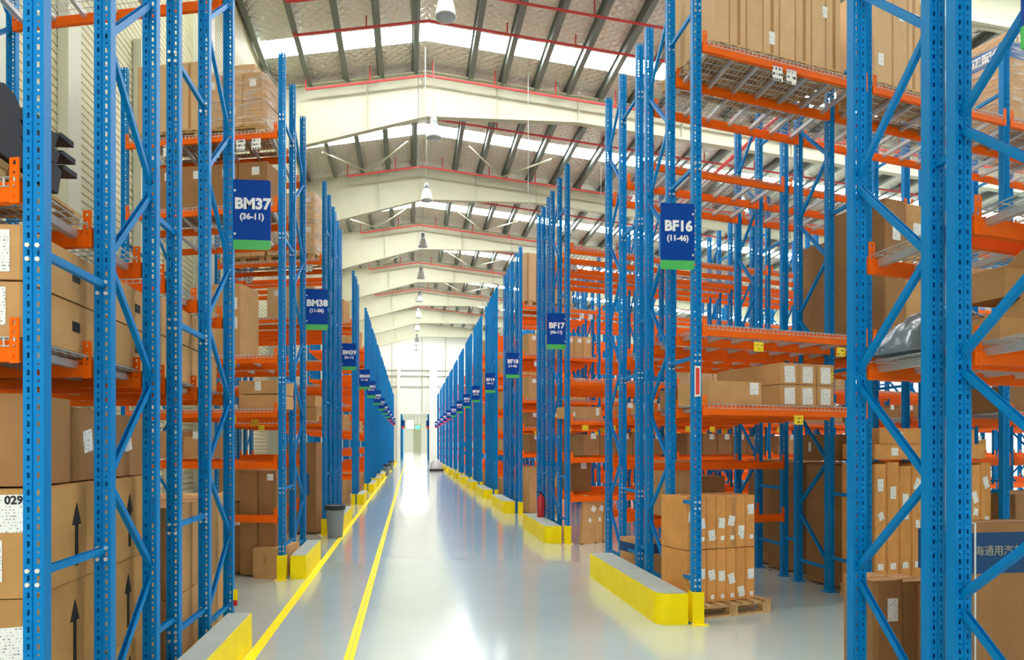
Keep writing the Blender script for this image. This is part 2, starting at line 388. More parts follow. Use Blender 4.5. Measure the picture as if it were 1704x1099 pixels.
for x, y, z, lb in spots:
    t = thing('pendant_lamp', lb, 'lamp', (x, y, z), group='pendant lamps over the aisle' if x < 1 else None)
    put('lamp_shade', lamp_me, t); put('lens', lens_me, t); put('ballast', body_me, t)
    MB().tube((0, 0, .8), (0, 0, roof_z(x) - z - .1), .008, n=5).obj('suspension_rod', 'purlin', t)
for i, (x, y, z) in enumerate([(.25, 20.5, 4), (.55, 24.6, 7), (4.35, 25.2, 4.5), (7.6, 27, 6)]):
    tag(MB().tube((x, y, z + 6), (x, y, roof_z(x) - .1), .01, n=5).obj('hanging_cable', 'lamp_grey'), f'thin grey cable hanging from the roof, {ORD[i]} from the left', 'cable', 'thin cables hanging from the roof')

# ------------------------------------------------------------------ racks
UW, UD = .1, .075
def upright_mesh(Hh, holes=True):
    mb = MB(); w, d = UW / 2, UD / 2; pitch = .0435
    if holes:
        n = int(Hh / pitch)
        for cx in (-.024, .024):
            for k in range(n):
                z0 = k * pitch; zc = z0 + pitch / 2
                hw, hh = (.0065, .0145) if k % 2 == 0 else (.0045, .0055)
                a, b2 = cx - .016, cx + .016
                o = [(a, -d, z0), (b2, -d, z0), (b2, -d, z0 + pitch), (a, -d, z0 + pitch)]
                q = [(cx - hw, -d, zc - hh), (cx + hw, -d, zc - hh), (cx + hw, -d, zc + hh), (cx - hw, -d, zc + hh)]
                mb.add(o + q, [(0, 1, 5, 4), (1, 2, 6, 5), (2, 3, 7, 6), (3, 0, 4, 7)])
        Hh = n * pitch
        # recessed rib in the middle, edges
        mb.add([(-.008, -d, 0), (-.004, -d + .008, 0), (.004, -d + .008, 0), (.008, -d, 0), (-.008, -d, Hh), (-.004, -d + .008, Hh), (.004, -d + .008, Hh), (.008, -d, Hh)], [(0, 1, 5, 4), (1, 2, 6, 5), (2, 3, 7, 6)])
        for s in (-1, 1):
            mb.add([(s * .04, -d, 0), (s * w, -d, 0), (s * w, -d, Hh), (s * .04, -d, Hh)], [(0, 1, 2, 3)])
            mb.add([(s * w, -d, 0), (s * w, d, 0), (s * w, d, Hh), (s * w, -d, Hh)], [(0, 1, 2, 3)])
            mb.add([(s * w, d, 0), (s * .026, d, 0), (s * .026, d, Hh), (s * w, d, Hh)], [(0, 1, 2, 3)])
    else:
        mb.box(-w, w, -d, d, 0, Hh)
    return mb.mesh('upright', 'blue')
UP = {}
def upright_me(Hh, holes):
    k = (Hh, holes)
    if k not in UP: UP[k] = upright_mesh(Hh, holes)
    return UP[k]
PLATE = MB().box(-.075, .075, -.075, .075, 0, .012).mesh('base_plate', 'blue')
BOLT = MB().tube((0, 0, 0), (0, -.014, 0), .012, n=8).mesh('bolt', 'bolt')
BEAMS = {}
def beam_me(L, sgn, conn):
    """step beam running from the origin along x*sgn, its front at y=-.0"""
    k = (L, sgn, conn)
    if k not in BEAMS:
        mb = MB()
        prof = [(-.048, -.11), (.0, -.11), (.0, 0), (-.03, 0), (-.03, -.03), (-.048, -.036)]
        a, b2 = sorted((sgn * .055, sgn * (L - .055)))
        mb.prism(prof, a, b2, 'x')
        if conn:
            for e in (sgn * .075, sgn * (L - .075)): mb.box(e - .028, e + .028, -.054, -.048, -.12, .11)
        BEAMS[k] = mb.mesh('beam', 'orange')
    return BEAMS[k]
def conn_mesh():
    mb = MB(); w = .028; z = -.12
    holes = [(-.09, .011), (-.035, .006), (.0, .011), (.035, .006), (.085, .011)]
    for hz, h in holes:
        mb.box(-w, w, -.006, 0, z, hz - h); mb.box(-w, -.009, -.006, 0, hz - h, hz + h); mb.box(.009, w, -.006, 0, hz - h, hz + h); z = hz + h
    mb.box(-w, w, -.006, 0, z, .11)
    return mb.mesh('beam_connector', 'orange')
CONN = conn_mesh()
DECKS = {}
def deck_me(L, D, s, sgn, lip, fine):
    """wire mesh deck: along x*sgn for L, along y for D (y slides by s per x)"""
    k = (L, D, s, sgn, lip, fine)
    if k in DECKS: return DECKS[k]
    mb = MB(); r = .005 if fine else .007
    st_x, st_y = (.06, .1) if fine else (.1, .13)
    P = lambda u, v, z: (sgn * u, v, z)
    n = int((L - .16) / st_x)
    def wire(a, b2):
        a, b2 = Vector(a), Vector(b2); d = (b2 - a).normalized(); sx = d.orthogonal().normalized(); sy = d.cross(sx)
        q = [sx * math.cos(t) * r + sy * math.sin(t) * r for t in (0, 2.094, 4.189)]
        mb.add([a + p for p in q] + [b2 + p for p in q], [(0, 1, 4, 3), (1, 2, 5, 4), (2, 0, 3, 5)])
    tn = s
    for i in range(n + 1):
        u = .08 + i * (L - .16) / n
        # a wire that runs along world Y, in this rotated frame (sin, cos)
        wire(P(u, 0, 0), (sgn * u + sgn * D * math.sin(tn), D * math.cos(tn), 0))
        if lip: wire(P(u, -.05, 0), P(u, -.05, -.045)); wire(P(u, -.05, 0), P(u, 0, 0))
    m_ = int(D / st_y)
    for j in range(m_ + 1):
        t = j * D / m_; ox, oy = sgn * t * math.sin(tn), t * math.cos(tn)
        wire((sgn * .08 + ox, oy, -.006), (sgn * (L - .08) + ox, oy, -.006))
    if lip:
        for z in (0, -.045): wire(P(.08, -.05, z), P(L - .08, -.05, z))
    DECKS[k] = mb.mesh('wire_deck', 'galv'); return DECKS[k]
SUP = {}
def sup_me(D, s, sgn):
    k = (D, s, sgn)
    if k not in SUP:
        dx, dy = sgn * D * math.sin(s), D * math.cos(s)
        SUP[k] = MB().bar((0, .0, -.035), (dx, dy, -.035), .045, .045).mesh('deck_support', 'galv')
    return SUP[k]
BR = {}
def brace_me(dy, dz):
    k = (round(dy, 3), round(dz, 3))
    if k not in BR:
        mb = MB(); a, b2 = Vector((0, 0, 0)), Vector((0, dy, dz)); d = (b2 - a).normalized(); n = Vector((1, 0, 0)).cross(d)
        # channel: web and two flanges
        mb.bar(a, b2, .034, .004, up=n); mb.bar(a + n * .02 + Vector((.015, 0, 0)), b2 + n * .02 + Vector((.015, 0, 0)), .004, .04, up=n); mb.bar(a + n * .02 - Vector((.015, 0, 0)), b2 + n * .02 - Vector((.015, 0, 0)), .004, .04, up=n)
        BR[k] = mb.mesh('brace', 'blue')
    return BR[k]
TAGW = MB().box(-.075, .075, -.003, 0, -.19, 0).mesh('location_tag', 'tag_white')
TAGR = MB().box(-.075, .075, -.004, 0, -.022, 0).mesh('tag_stripe', 'sign_red')
TAGY = MB().box(-.07, .07, -.003, 0, -.11, 0).mesh('location_tag', 'tag_yellow')

BAY = 2.6; ANG = R(15)
class Rack:
    def __init__(s, label, side, X0, trios, levels, nb, Hh, near=0, deck=True, sup=False, L=BAY, skip=(), tags=(), per_bay=None):
        """trios: lists of upright Ys; levels: per trio a list of deck heights; near: 2 full detail, 1 medium, 0 plain"""
        s.side, s.X0 = side, X0; s.sgn = 1 if side == 'R' else -1; s.ang = ANG if side == 'R' else -ANG
        s.Y0 = trios[0][0]; s.L = L
        t = s.t = thing('pallet_rack', label, 'rack', (X0, s.Y0, 0), group='rows of blue and orange pallet racking')
        c, sn = math.cos(ANG), math.sin(ANG)
        allY = [y - s.Y0 for tr in trios for y in tr]
        ume = upright_me(Hh, near > 0)
        for k in range(nb + 1):
            ox, oy = s.sgn * k * L * c, k * L * sn
            for y in allY:
                put('upright', ume, t, (ox, oy + y, 0))
                if near > 0: put('base_plate', PLATE, t, (ox, oy + y, 0))
            for tr in trios:
                r = [y - s.Y0 for y in tr]
                pairs = list(zip(r, r[1:]))
                zig = pairs[-1:]; hor = pairs[:-1]
                if near == 0 and k > 1: continue
                for a, b2 in hor:
                    for z in (.46, 1.33, 2.98, 5.13, 6.9):
                        put('brace', brace_me(b2 - a - .05, 0), t, (ox, oy + a + .025, z))
                        if near == 2 and k == 0:
                            for dz in (-.035, .035):
                                for dx in (-.024, .024): put('bolt', BOLT, t, (ox + dx, oy + a - .038, z + dz)); put('bolt', BOLT, t, (ox + dx, oy + b2 - .038, z + dz))
                for a, b2 in zig:
                    z = 1.02; up = False; dz = .7
                    put('brace', brace_me(b2 - a - .05, .5), t, (ox, oy + a + .025, .5)) if False else None
                    put('brace', brace_me(b2 - a - .05, 0), t, (ox, oy + a + .025, .3))
                    zz = .36; flip = False
                    while zz + dz < Hh - .1:
                        if flip: put('brace', brace_me(b2 - a - .05, -dz + .04), t, (ox, oy + a + .025, zz + dz))
                        else: put('brace', brace_me(b2 - a - .05, dz - .04), t, (ox, oy + a + .025, zz))
                        zz += dz; flip = not flip
            for ta, tb in zip(trios, trios[1:]):
                a, b2 = ta[-1] - s.Y0, tb[0] - s.Y0
                for z in (.58, 3.7): put('row_spacer', brace_me(b2 - a - .05, 0), t, (ox, oy + a + .025, z))
        for ti, tr in enumerate(trios):
            r = [y - s.Y0 for y in tr]
            for k in range(nb):
                ox, oy = s.sgn * k * L * c, k * L * sn
                lv = levels[ti]
                if per_bay and (ti, k) in per_bay: lv = per_bay[(ti, k)]
                for z in lv:
                    for j, y in enumerate(r):
                        yy = oy + y - .01
                        bo = put('beam', beam_me(L, s.sgn, near < 2), t, (ox, yy, z - .012), s.ang)
                        if near == 2:
                            put('beam_connector', CONN, bo, (s.sgn * .078, -.048, 0)); put('beam_connector', CONN, bo, (s.sgn * (L - .078), -.048, 0))
                        if deck and z > 2 and j + 1 < len(r):
                            D = r[j + 1] - y
                            put('wire_deck', deck_me(L, round(D, 3), s.ang * s.sgn, s.sgn, j == 0, near == 2), t, (ox, yy, z), s.ang)
                            if sup:
                                for q in range(7):
                                    u = L * (q + .5) / 7
                                    put('deck_support', sup_me(round(D, 3), ANG, s.sgn), t, (ox + s.sgn * u * c, yy + u * sn, z - .012), s.ang)
        for (u, z, kind, v) in tags:
            p = s.at(u, v - .064)
            o = put('location_tag', TAGW if kind == 'w' else TAGY, t, (p[0] - X0, p[1] - s.Y0, z), s.ang)
            if kind == 'w': put('tag_stripe', TAGR, o, (0, -.001, 0))
    def at(s, u, v, z=0):
        """point at u along the row (positive to the picture's right), v behind the front uprights"""
        return (s.X0 + u * math.cos(s.ang), s.Y0 + u * math.sin(s.ang) + v, z)

LOW = [.97, 1.77]; STD = [2.55, 3.36]
def six(y, gap=.4, a=.78): return [[y, y + a, y + 2 * a], [y + 2 * a + gap, y + 3 * a + gap, y + 4 * a + gap]]
RL = {}
def rlabel(sign, ex=''): return f'blue and orange pallet rack row whose aisle end carries sign {sign}{ex}'

RL['37'] = Rack(rlabel('BM37'), 'L', -1.9, [[3.75, 4.54, 5.32], [5.82, 6.66, 7.52]], [[2.55, 3.36, 6.72], [2.55, 3.36, 6.72]], 1, 7.9, 2, sup=True,
                tags=[(-1.9, 3.28, 'w', 2.1), (-1.55, 3.28, 'w', 2.1)])
RL['38'] = Rack(rlabel('BM38'), 'L', -1.9, [[10.58, 11.5, 12.6]], [LOW + STD + [5.62, 6.72]], 1, 7.9, 2, sup=True,
                tags=[(-.65, 6.62, 'w', 0), (-.4, 6.62, 'w', 0), (-1.85, 6.62, 'w', 0), (-.8, 3.28, 'y', 0), (-.8, 2.46, 'y', 0), (-.85, 2.46, 'y', 1.8)])
RL['39'] = Rack(rlabel('BM39'), 'L', -1.9, [[15.75, 16.6, 17.4], [17.8, 18.5, 19.2]], [LOW + STD + [4.9, 6.18]] * 2, 1, 7.95, 1, per_bay={(0, 0): STD + [4.9, 6.18]},
                tags=[(-2.0, 6.08, 'w', .85), (-.35, 6.08, 'w', 0), (-.5, 3.28, 'w', 0), (-.5, 2.46, 'y', 0), (-1.5, 2.46, 'y', 0)])
RL['40'] = Rack(rlabel('BM40'), 'L', -1.9, [[23.7, 24.5], [24.9, 25.7]], [LOW + STD + [4.9, 6.18]] * 2, 1, 7.95, 1)
for i, (n, y) in enumerate([('BM41', 30.2), ('BM42', 35.5), ('BM43', 41), ('BM44', 46.5), ('BM45', 52), ('BM46', 57.5), ('BM47', 64), ('BM48', 71), ('BM49', 78)]):
    RL[n[2:]] = Rack(rlabel(n), 'L', -1.9, six(y, .5, .8), [[.97, 1.77, 2.55, 3.36, 4.9, 6.18]] * 2, 1, 7.95, 0, deck=False)

T16 = [[7.49, 8.26, 9.02], [9.41, 10.18, 10.91]]
RL['16'] = Rack(rlabel('BF16'), 'R', 3.2, T16, [[2.47, 3.36, 6.55], LOW + [2.47, 3.36, 6.0]], 4, 7.62, 2, sup=True,
                per_bay={(0, 1): [3.36, 6.55], (1, 1): [3.36, 6.0]},
                tags=[(1.13, 6.47, 'w', 0), (1.34, 6.47, 'w', 0), (3.85, 6.45, 'w', 0), (.85, 3.2, 'y', 0), (2.12, 3.2, 'y', 0), (1.45, 2.36, 'y', 0)])
RL['15'] = Rack('nearest blue and orange pallet rack on the aisle side opposite sign BM37', 'R', 3.2, [[2.89, 3.75], [3.95, 4.68]], [[2.6, 3.36, 6.6], [2.6, 3.36]], 2, 7.62, 2, sup=True)
RL['17'] = Rack(rlabel('BF17'), 'R', 3.2, [[13.87, 14.6, 15.36], [15.75, 16.4, 17.0]], [LOW + STD + [6.05]] * 2, 7, 7.75, 1,
                tags=[(.35, 5.98, 'w', .8), (2.2, 5.98, 'w', .8), (2.45, 5.98, 'w', .8), (1.2, 3.26, 'y', 0)] + [(.4 + .65 * i + .6 * (i // 3), 2.42, 'y', 0) for i in range(8)] + [(.5 + .9 * i, 2.42, 'y', 1.88) for i in range(7)])
RL['18'] = Rack(rlabel('BF18'), 'R', 3.2, [[19.88, 20.6, 21.5], [21.9, 22.5, 23.2]], [LOW + STD + [4.66, 6.1]] * 2, 5, 7.8, 1, per_bay={(0, 0): [1.77] + STD + [4.66, 6.1]},
                tags=[(.5, 4.5, 'w', 0), (.8, 4.5, 'w', 0), (2.0, 6.0, 'w', 0), (2.3, 6.0, 'w', 0), (.6, 3.26, 'w', 0), ] + [(.5 + 1.0 * i, 2.42, 'y', 0) for i in range(8)])
for i, (n, y, nb) in enumerate([('BF19', 25.5, 5), ('BF20', 31, 4), ('BF21', 36, 3), ('BF22', 41.5, 2), ('BF23', 47, 2), ('BF24', 52.5, 2), ('BF25', 58, 1), ('BF26', 64, 1), ('BF27', 70, 1), ('BF28', 77, 1)]):
    RL[n[2:]] = Rack(rlabel(n), 'R', 3.2, six(y, .4, .74), [[.97, 1.77, 2.55, 3.36, 4.66, 6.1]] * 2, nb, 7.85, 0, deck=False)
for i, (x, y) in enumerate(((-1.0, 94), (2.3, 94))):
    t = thing('pallet_rack', 'blue rack in the hall beyond the end opening, on its ' + ('left' if i == 0 else 'right'), 'rack', (x, y, 0))
    for k in range(10 if i == 0 else 3): put('upright', upright_me(6.5, False), t, (-.3 if i == 0 else .4, k * 3.0, 0)).scale = (4, 4, 1)
    for z in (2, 4): MB().box(-1.5, -.2, -.1, 0, z, z + .2).obj('beam', 'orange', t, (0 if i == 0 else 2, 0, 0))
    MB().box(-.1, .3, -.5, -.4, 4.6, 5.4).obj('sign_panel', 'sign_blue', t); MB().box(-.1, .3, -.5, -.4, 4.3, 4.6).obj('sign_band', 'sign_red', t)

# ------------------------------------------------------------------ aisle signs
def sign(code, sub, x, y, z, w=.385, h=.735, band='sign_green', side='L'):
    t = thing('aisle_sign', f'blue aisle sign with {"green" if band == "sign_green" else "red"} lower band reading {code}', 'sign', (x, y, z))
    r = .025
    MB().prism([(0, .1), (w, .1), (w, h - r), (w - r * .3, h - r * .3), (w - r, h), (0, h)], -.008, .008, 'y').obj('sign_panel', 'sign_blue', t)
    MB().prism([(0, 0), (w - r, 0), (w - r * .3, r * .3), (w, r), (w, .1), (0, .1)], -.009, .009, 'y').obj('sign_band', band, t)
    text('lettering', code, .158, t, (w / 2 + .008, -.010, h * .65), 'white', bold=.045)
    text('lettering', sub, .085, t, (w / 2, -.010, h * .47), 'white', bold=.04)
    for zz in (.16, h - .12): put('bolt', BOLT, t, (w - .02 if side == 'R' else .02, -.008, zz))
    return t
for i, (n, y) in enumerate([('37', 7.5), ('38', 12.6), ('39', 19.2), ('40', 25.7), ('41', 30.2), ('42', 35.5), ('43', 41), ('44', 46.5), ('45', 52), ('46', 57.5), ('47', 64), ('48', 71)]):
    sign('BM' + n, '(36-11)' if i % 2 == 0 else '(11-36)', -1.85, y, 4.07, band='sign_green' if i < 9 else 'sign_red')
sign('BF15', '(46-11)', 2.76, 2.87, 3.8, side='R')
for i, (n, y) in enumerate([('16', 7.43), ('17', 13.83), ('18', 19.84), ('19', 25.45), ('20', 31), ('21', 36), ('22', 41.5), ('23', 47), ('24', 52.5), ('25', 58), ('26', 64), ('27', 70), ('28', 77)]):
    sign('BF' + n, '(11-46)' if i % 2 == 0 else '(46-11)', 2.77, y, 3.96, band='sign_green' if i < 8 else 'sign_red', side='R')

# ------------------------------------------------------------------ kerbs and column guards
def kerb(label, x0, x1, y0, y1, h=.35):
    r = .14; n = 5
    poly = [(x0 + r - r * math.sin(t), y0 + r - r * math.cos(t)) for t in [i * math.pi / 2 / n for i in range(n + 1)]] if x0 > 0 else [(x0, y0)]
    if x0 > 0: poly = poly + [(x0, y1), (x1, y1), (x1, y0)]
    else: poly = [(x0, y0), (x0, y1), (x1, y1), (x1, y0)]
    t = thing('kerb_barrier', label, 'kerb', (0, 0, 0), group='yellow kerbs at the rack ends')
    MB().prism(poly, 0, h, 'z').obj('kerb_body', 'yellow', t)
    cx = sum(p[0] for p in poly) / len(poly); cy = (y0 + y1) / 2
    MB().prism([(p[0] + (.006 if p[0] < cx else -.006), p[1] + (.006 if p[1] < cy else -.006)) for p in poly], h, h + .004, 'z').obj('kerb_top', 'kerb_top', t)
def guard(label, x, y, sgn, h=.36):
    t = thing('column_guard', label, 'guard', (x, y, 0), group='yellow guards at the foot of rack uprights')
    mb = MB(); mb.box(-.065, .065, -.075, -.06, 0, h); mb.box(-.065, -.05, -.06, .06, 0, h); mb.box(.05, .065, -.06, .06, 0, h)
    mb.box(-.065, .065, -.06, -.05, h, h + .001)
    mb.obj('guard_plate', 'yellow', t)
    MB().box(-.1, .1, -.12, -.076, 0, .012).obj('foot_flange', 'yellow', t)
    for dx in (-.08, .08): put('bolt', BOLT, t, (dx, -.1, .02))
for n, y0, y1 in [('BM37', 2.0, 7.0), ('BM38', 10.57, 12.3), ('BM39', 15.6, 19.0), ('BM40', 23.6, 25.6), ('BM41', 30, 33.6), ('BM42', 35.3, 39), ('BM43', 40.8, 44.5), ('BM44', 46.3, 50), ('BM45', 51.8, 55.4), ('BM46', 57.3, 61), ('BM47', 63.8, 67.4), ('BM48', 70.8, 74.4), ('BM49', 77.8, 81.4)]:
    kerb(f'yellow kerb with grey top before the rack of sign {n}', -1.78, -1.55, y0, y1)
for n, y0, y1 in [('BF16', 7.44, 10.35), ('BF17', 13.9, 16.6), ('BF18', 20.2, 23.2), ('BF19', 25.7, 28.8), ('BF20', 31.2, 34), ('BF21', 36.2, 39), ('BF22', 41.7, 44.5), ('BF23', 47.2, 50), ('BF24', 52.7, 55.5), ('BF25', 58.2, 61), ('BF26', 64.2, 67), ('BF27', 70.2, 73), ('BF28', 77.2, 80)]:
    kerb(f'yellow kerb with grey top before the rack of sign {n}', 2.74, 3.09, y0, y1)
for n, y in [('BM38', 10.58), ('BM39', 15.75), ('BM40', 23.7), ('BM41', 30.2), ('BM42', 35.5), ('BM43', 41), ('BM44', 46.5), ('BM45', 52)]:
    guard(f'yellow steel guard at the front post below sign {n}', -1.9, y, -1)
for n, y in [('BF16', 7.49), ('BF17', 13.87), ('BF18', 19.88), ('BF19', 25.5), ('BF20', 31), ('BF21', 36), ('BF22', 41.5), ('BF23', 47)]:
    guard(f'yellow steel guard at the front post below sign {n}', 3.2, y, 1)

# ------------------------------------------------------------------ cargo
PAPERS = {}
def paper_me(w, h, m='paper', axis='f'):
    k = (round(w, 3), round(h, 3), m, axis)
    if k not in PAPERS:
        mb = MB()
        if axis == 'f': mb.box(-w / 2, w / 2, -.004, 0, -h / 2, h / 2)
        else: mb.box(-.004, 0, -w / 2, w / 2, -h / 2, h / 2)
        PAPERS[k] = mb.mesh('paper_label', m)
    return PAPERS[k]
CART = {}
def carton(label, w, d, h, loc, rz=0, tone='kraft', papers=(), group=None, tape=True, bands=(), name='carton', cat='carton', vseam=None, rot=None, openflaps=False):
    """cardboard box: origin at its front left bottom corner; w along x, d along y, h up; papers: (face, a, z, w, h[, tilt])"""
    k = (round(w, 2), round(d, 2), round(h, 2), tone, openflaps)
    if k not in CART:
        mb = MB(); g = .006; j = .004
        rr = random.Random(hash(k[:3]) & 0xffff)
        q = lambda: rr.uniform(-j, j)
        b = .012
        # body with chamfered upright corners
        poly = [(b, 0), (w - b, 0), (w, b), (w, d - b), (w - b, d), (b, d), (0, d - b), (0, b)]
        mb.prism(poly, 0, h - .008, 'z')
        if openflaps:
            for (a, c2, e) in (((0, 0), (w, 0), (0, -.16)), ((w, d), (0, d), (0, .16))):
                mb.add([(a[0], a[1], h - .02), (c2[0], c2[1], h - .02), (c2[0], c2[1] + e[1], h + .1), (a[0], a[1] + e[1], h + .1),
                        (a[0], a[1], h - .012), (c2[0], c2[1], h - .012), (c2[0], c2[1] + e[1], h + .106), (a[0], a[1] + e[1], h + .106)],
                       [(0, 1, 2, 3), (4, 5, 6, 7), (0, 1, 5, 4), (1, 2, 6, 5), (2, 3, 7, 6), (3, 0, 4, 7)])
        else:
            mb.box(.003, w - .003, .003, d / 2 - g / 2, h - .008, h + q() * .5); mb.box(.003, w - .003, d / 2 + g / 2, d - .003, h - .008, h + q() * .5)
        CART[k] = mb.mesh('carton', tone)
    o = put(name, CART[k], None, loc, rz, rot)
    tag(o, label, cat, group)
    if tape and not openflaps:
        MB().box(.02, w - .02, d / 2 - .03, d / 2 + .03, h, h + .004).obj('packing_tape', 'tape', o)
    if vseam is not None:
        MB().box(vseam - .022, vseam + .022, -.003, 0, .02, h - .02).obj('packing_tape', 'tape', o)
    for p in papers:
        f, a, z, pw, ph = p[:5]; tl = p[5] if len(p) > 5 else 0
        m_ = p[6] if len(p) > 6 else 'paper'
        if f == 'f': put('paper_label', paper_me(pw, ph, m_), o, (a, -.001, z), rot=(0, R(tl), 0))
        elif f == 'l': put('paper_label', paper_me(pw, ph, m_, 's'), o, (-.001, a, z), rot=(R(tl), 0, 0))
        elif f == 'r': put('paper_label', paper_me(pw, ph, m_, 's'), o, (w + .004, a, z), rot=(R(tl), 0, 0))
    for z0, z1, m_ in bands:
        MB().box(-.003, w + .003, -.003, d + .003, z0, z1).obj('printed_band', m_, o)
    return o

SLAT = {}
def pallet(label, w, d, loc, rz, group=None):
    t = thing('pallet', label, 'pallet', loc, rz, group)
    k = (w, d)
    if k not in SLAT:
        SLAT[k] = (MB().box(0, .1, 0, d, .128, .148).mesh('slat', 'wood'), MB().box(0, w, -.05, .05, .108, .128).mesh('stringer', 'wood'),
                   MB().box(-.06, .06, -.05, .05, .02, .108).mesh('block', 'wood'), MB().box(0, w, -.05, .05, 0, .02).mesh('bottom_board', 'wood'))
    sl, st, bl, bb = SLAT[k]
    n = max(4, int(w / .16))
    for i in range(n): put('slat', sl, t, (i * (w - .1) / (n - 1), 0, 0))
    for y in (.06, d / 2, d - .06):
        put('stringer', st, t, (0, y, 0)); put('bottom_board', bb, t, (0, y, 0))
        for x in (.07, w / 2, w - .07): put('block', bl, t, (x, y, 0))
    return t
PH = .152

def film(mb_box, t_name, label, loc, rz, parent=None):
    pass
def wrap(parent, w, d, h):
    """stretch film around a carton stack, a part of the wrapped load"""
    b = .06; e = .012
    poly = [(-e + b, -e), (w + e - b, -e), (w + e, b), (w + e, d - b), (w + e - b, d + e), (b, d + e), (-e, d - b), (-e, b)]
    mb = MB(); n = 8
    mb.add([(x, y, 0) for x, y in poly] + [(x, y, h) for x, y in poly] + [(x * .7 + w * .15, y * .7 + d * .15, h + .015) for x, y in poly],
           [(i, (i + 1) % n, n + (i + 1) % n, n + i) for i in range(n)] + [(n + i, n + (i + 1) % n, 2 * n + (i + 1) % n, 2 * n + i) for i in range(n)] + [tuple(range(2 * n, 3 * n))])
    return mb.obj('stretch_film', 'film', parent)

def row(rk, u0, u1, n, v, d, z, h, what, tone='kraft', grp=None, jitter=.0, cols=True):
    w = (u1 - u0) / n
    for i in range(n):
        carton(f'{what}, {ORD[i]} from the aisle' if rk.side == 'R' else f'{what}, {ORD[n - 1 - i]} from the aisle', w - .01, d, h * (1 - rnd.uniform(0, jitter)), rk.at(u0 + i * w, v, z), rk.ang, tone,
               papers=[('f', w * .6, h * .8, min(.12, w * .4), .12)] if h > .3 else (), group=grp, tape=False)
r16, r15, r17, r18 = RL['16'], RL['15'], RL['17'], RL['18']
l37, l38, l39 = RL['37'], RL['38'], RL['39']

# --- BF16 top deck, bay one: tall cartons on a pallet
A = r16.ang
pallet('wooden pallet on the top deck above sign BF16', 2.2, 1.0, r16.at(.3, .12, 6.56), A)
us = [.33, .56, .81, 1.06, 1.31, 1.56, 1.82, 2.05, 2.3]
for i in range(8):
    carton(f'tall carton on the top deck above sign BF16, {ORD[i]} from the aisle', us[i + 1] - us[i] - .012, .95, 1.25, r16.at(us[i], .14, 6.56 + PH), A, 'kraft_pale',
           papers=[('f', .12, .2, .09, .15)] if i == 3 else ([('f', .12, .95, .09, .15), ('f', .2, .7, .08, .14)] if i == 6 else ()), group='tall cartons on the top deck over sign BF16', vseam=(us[i + 1] - us[i]) / 2 if i % 2 else None)
# bay two
pallet('wooden pallet on the top deck in the second bay past sign BF16', 1.8, .64, r16.at(2.85, .12, 6.56), A)
us = [2.86, 3.2, 3.48, 3.72, 4.1, 4.62]
for i in range(5):
    carton(f'tall pale carton in the second top bay past sign BF16, {ORD[i]} from the aisle', us[i + 1] - us[i] - .012, .6, [1.3, 1.28, 1.28, 1.2, 1.1][i], r16.at(us[i], .14, 6.56 + PH), A, 'kraft_pale',
           papers=[('f', .12, .3, .1, .16), ('f', .08, 1.05, .1, .14)] if i in (0, 4) else [('f', .15, .95, .09, .15)], group='tall cartons in the second top bay', vseam=.1 if i == 2 else None)
# blue strapped carton and wrapped load in bay three
c = carton('large wrapped carton with blue printed band on the top deck at the far right', 1.1, .75, 1.35, r16.at(5.5, .15, 6.56 + .02), A, 'kraft', bands=[(.98, 1.22, 'print_blue')], papers=[('f', .1 + .15 * i, 1.28, .1, .1) for i in range(5)])
wrap(c, 1.1, .75, 1.36)
text('lettering', '纯正配件', .15, c, (-.007, .38, 1.1), 'white', rot=(R(90), 0, R(-90)))
carton('plain carton beside the blue banded carton on the top deck', .7, 1.0, .75, r16.at(6.7, .15, 6.56), A, 'kraft')

# --- BF16 level 3.36, bay two: big cartons
us = [3.02, 3.4, 3.75, 4.2, 4.6]
for i in range(4):
    carton(f'tall brown carton on the middle deck past sign BF16, {ORD[i]} from the aisle', us[i + 1] - us[i] - .01, .9, [1.75, 1.72, 1.7, 1.68][i], r16.at(us[i], .1, 3.37 + PH * .6), A, 'kraft_brown' if i == 0 else 'kraft',
           papers=[('f', .2, 1.35, .14, .26), ('f', .2, .85, .18, .24, 8)] if i < 2 else [('f', .2, 1.0, .12, .2)], group='tall cartons on the middle deck past sign BF16')
carton('largest brown carton, its plain side facing the aisle, past sign BF16', .95, .75, 1.62, r16.at(3.05, 1.05, 3.37), A, 'kraft_brown')
# --- BF16 level 2.47: opened carton, six small cartons
carton('wide taped carton on the low deck just past sign BF16', .74, .62, .27, r16.at(.24, .06, 2.48), A, 'kraft', papers=[('f', .62, .19, .13, .14)], vseam=None)
carton('scuffed carton on the low deck behind the BF16 end post', .5, .3, .24, r16.at(.16, 1.02, 2.48), A, 'kraft_brown')
us = [1.27, 1.55, 1.84, 2.13]
for rrow in range(2):
    for i in range(3):
        carton(f'long small carton in the {"upper" if rrow else "lower"} row of six by sign BF16, {ORD[i]} from the aisle', .278, 1.15, .255, r16.at(us[i], .06, 2.48 + rrow * .262), A, 'kraft',
               papers=[('f', .13, .12, .16, .2, rnd.uniform(-4, 4))] + ([('f', .24, .12, .03, .16, 0, 'tag_yellow')] if rrow and i == 2 else []), group='six long small cartons on the low deck')
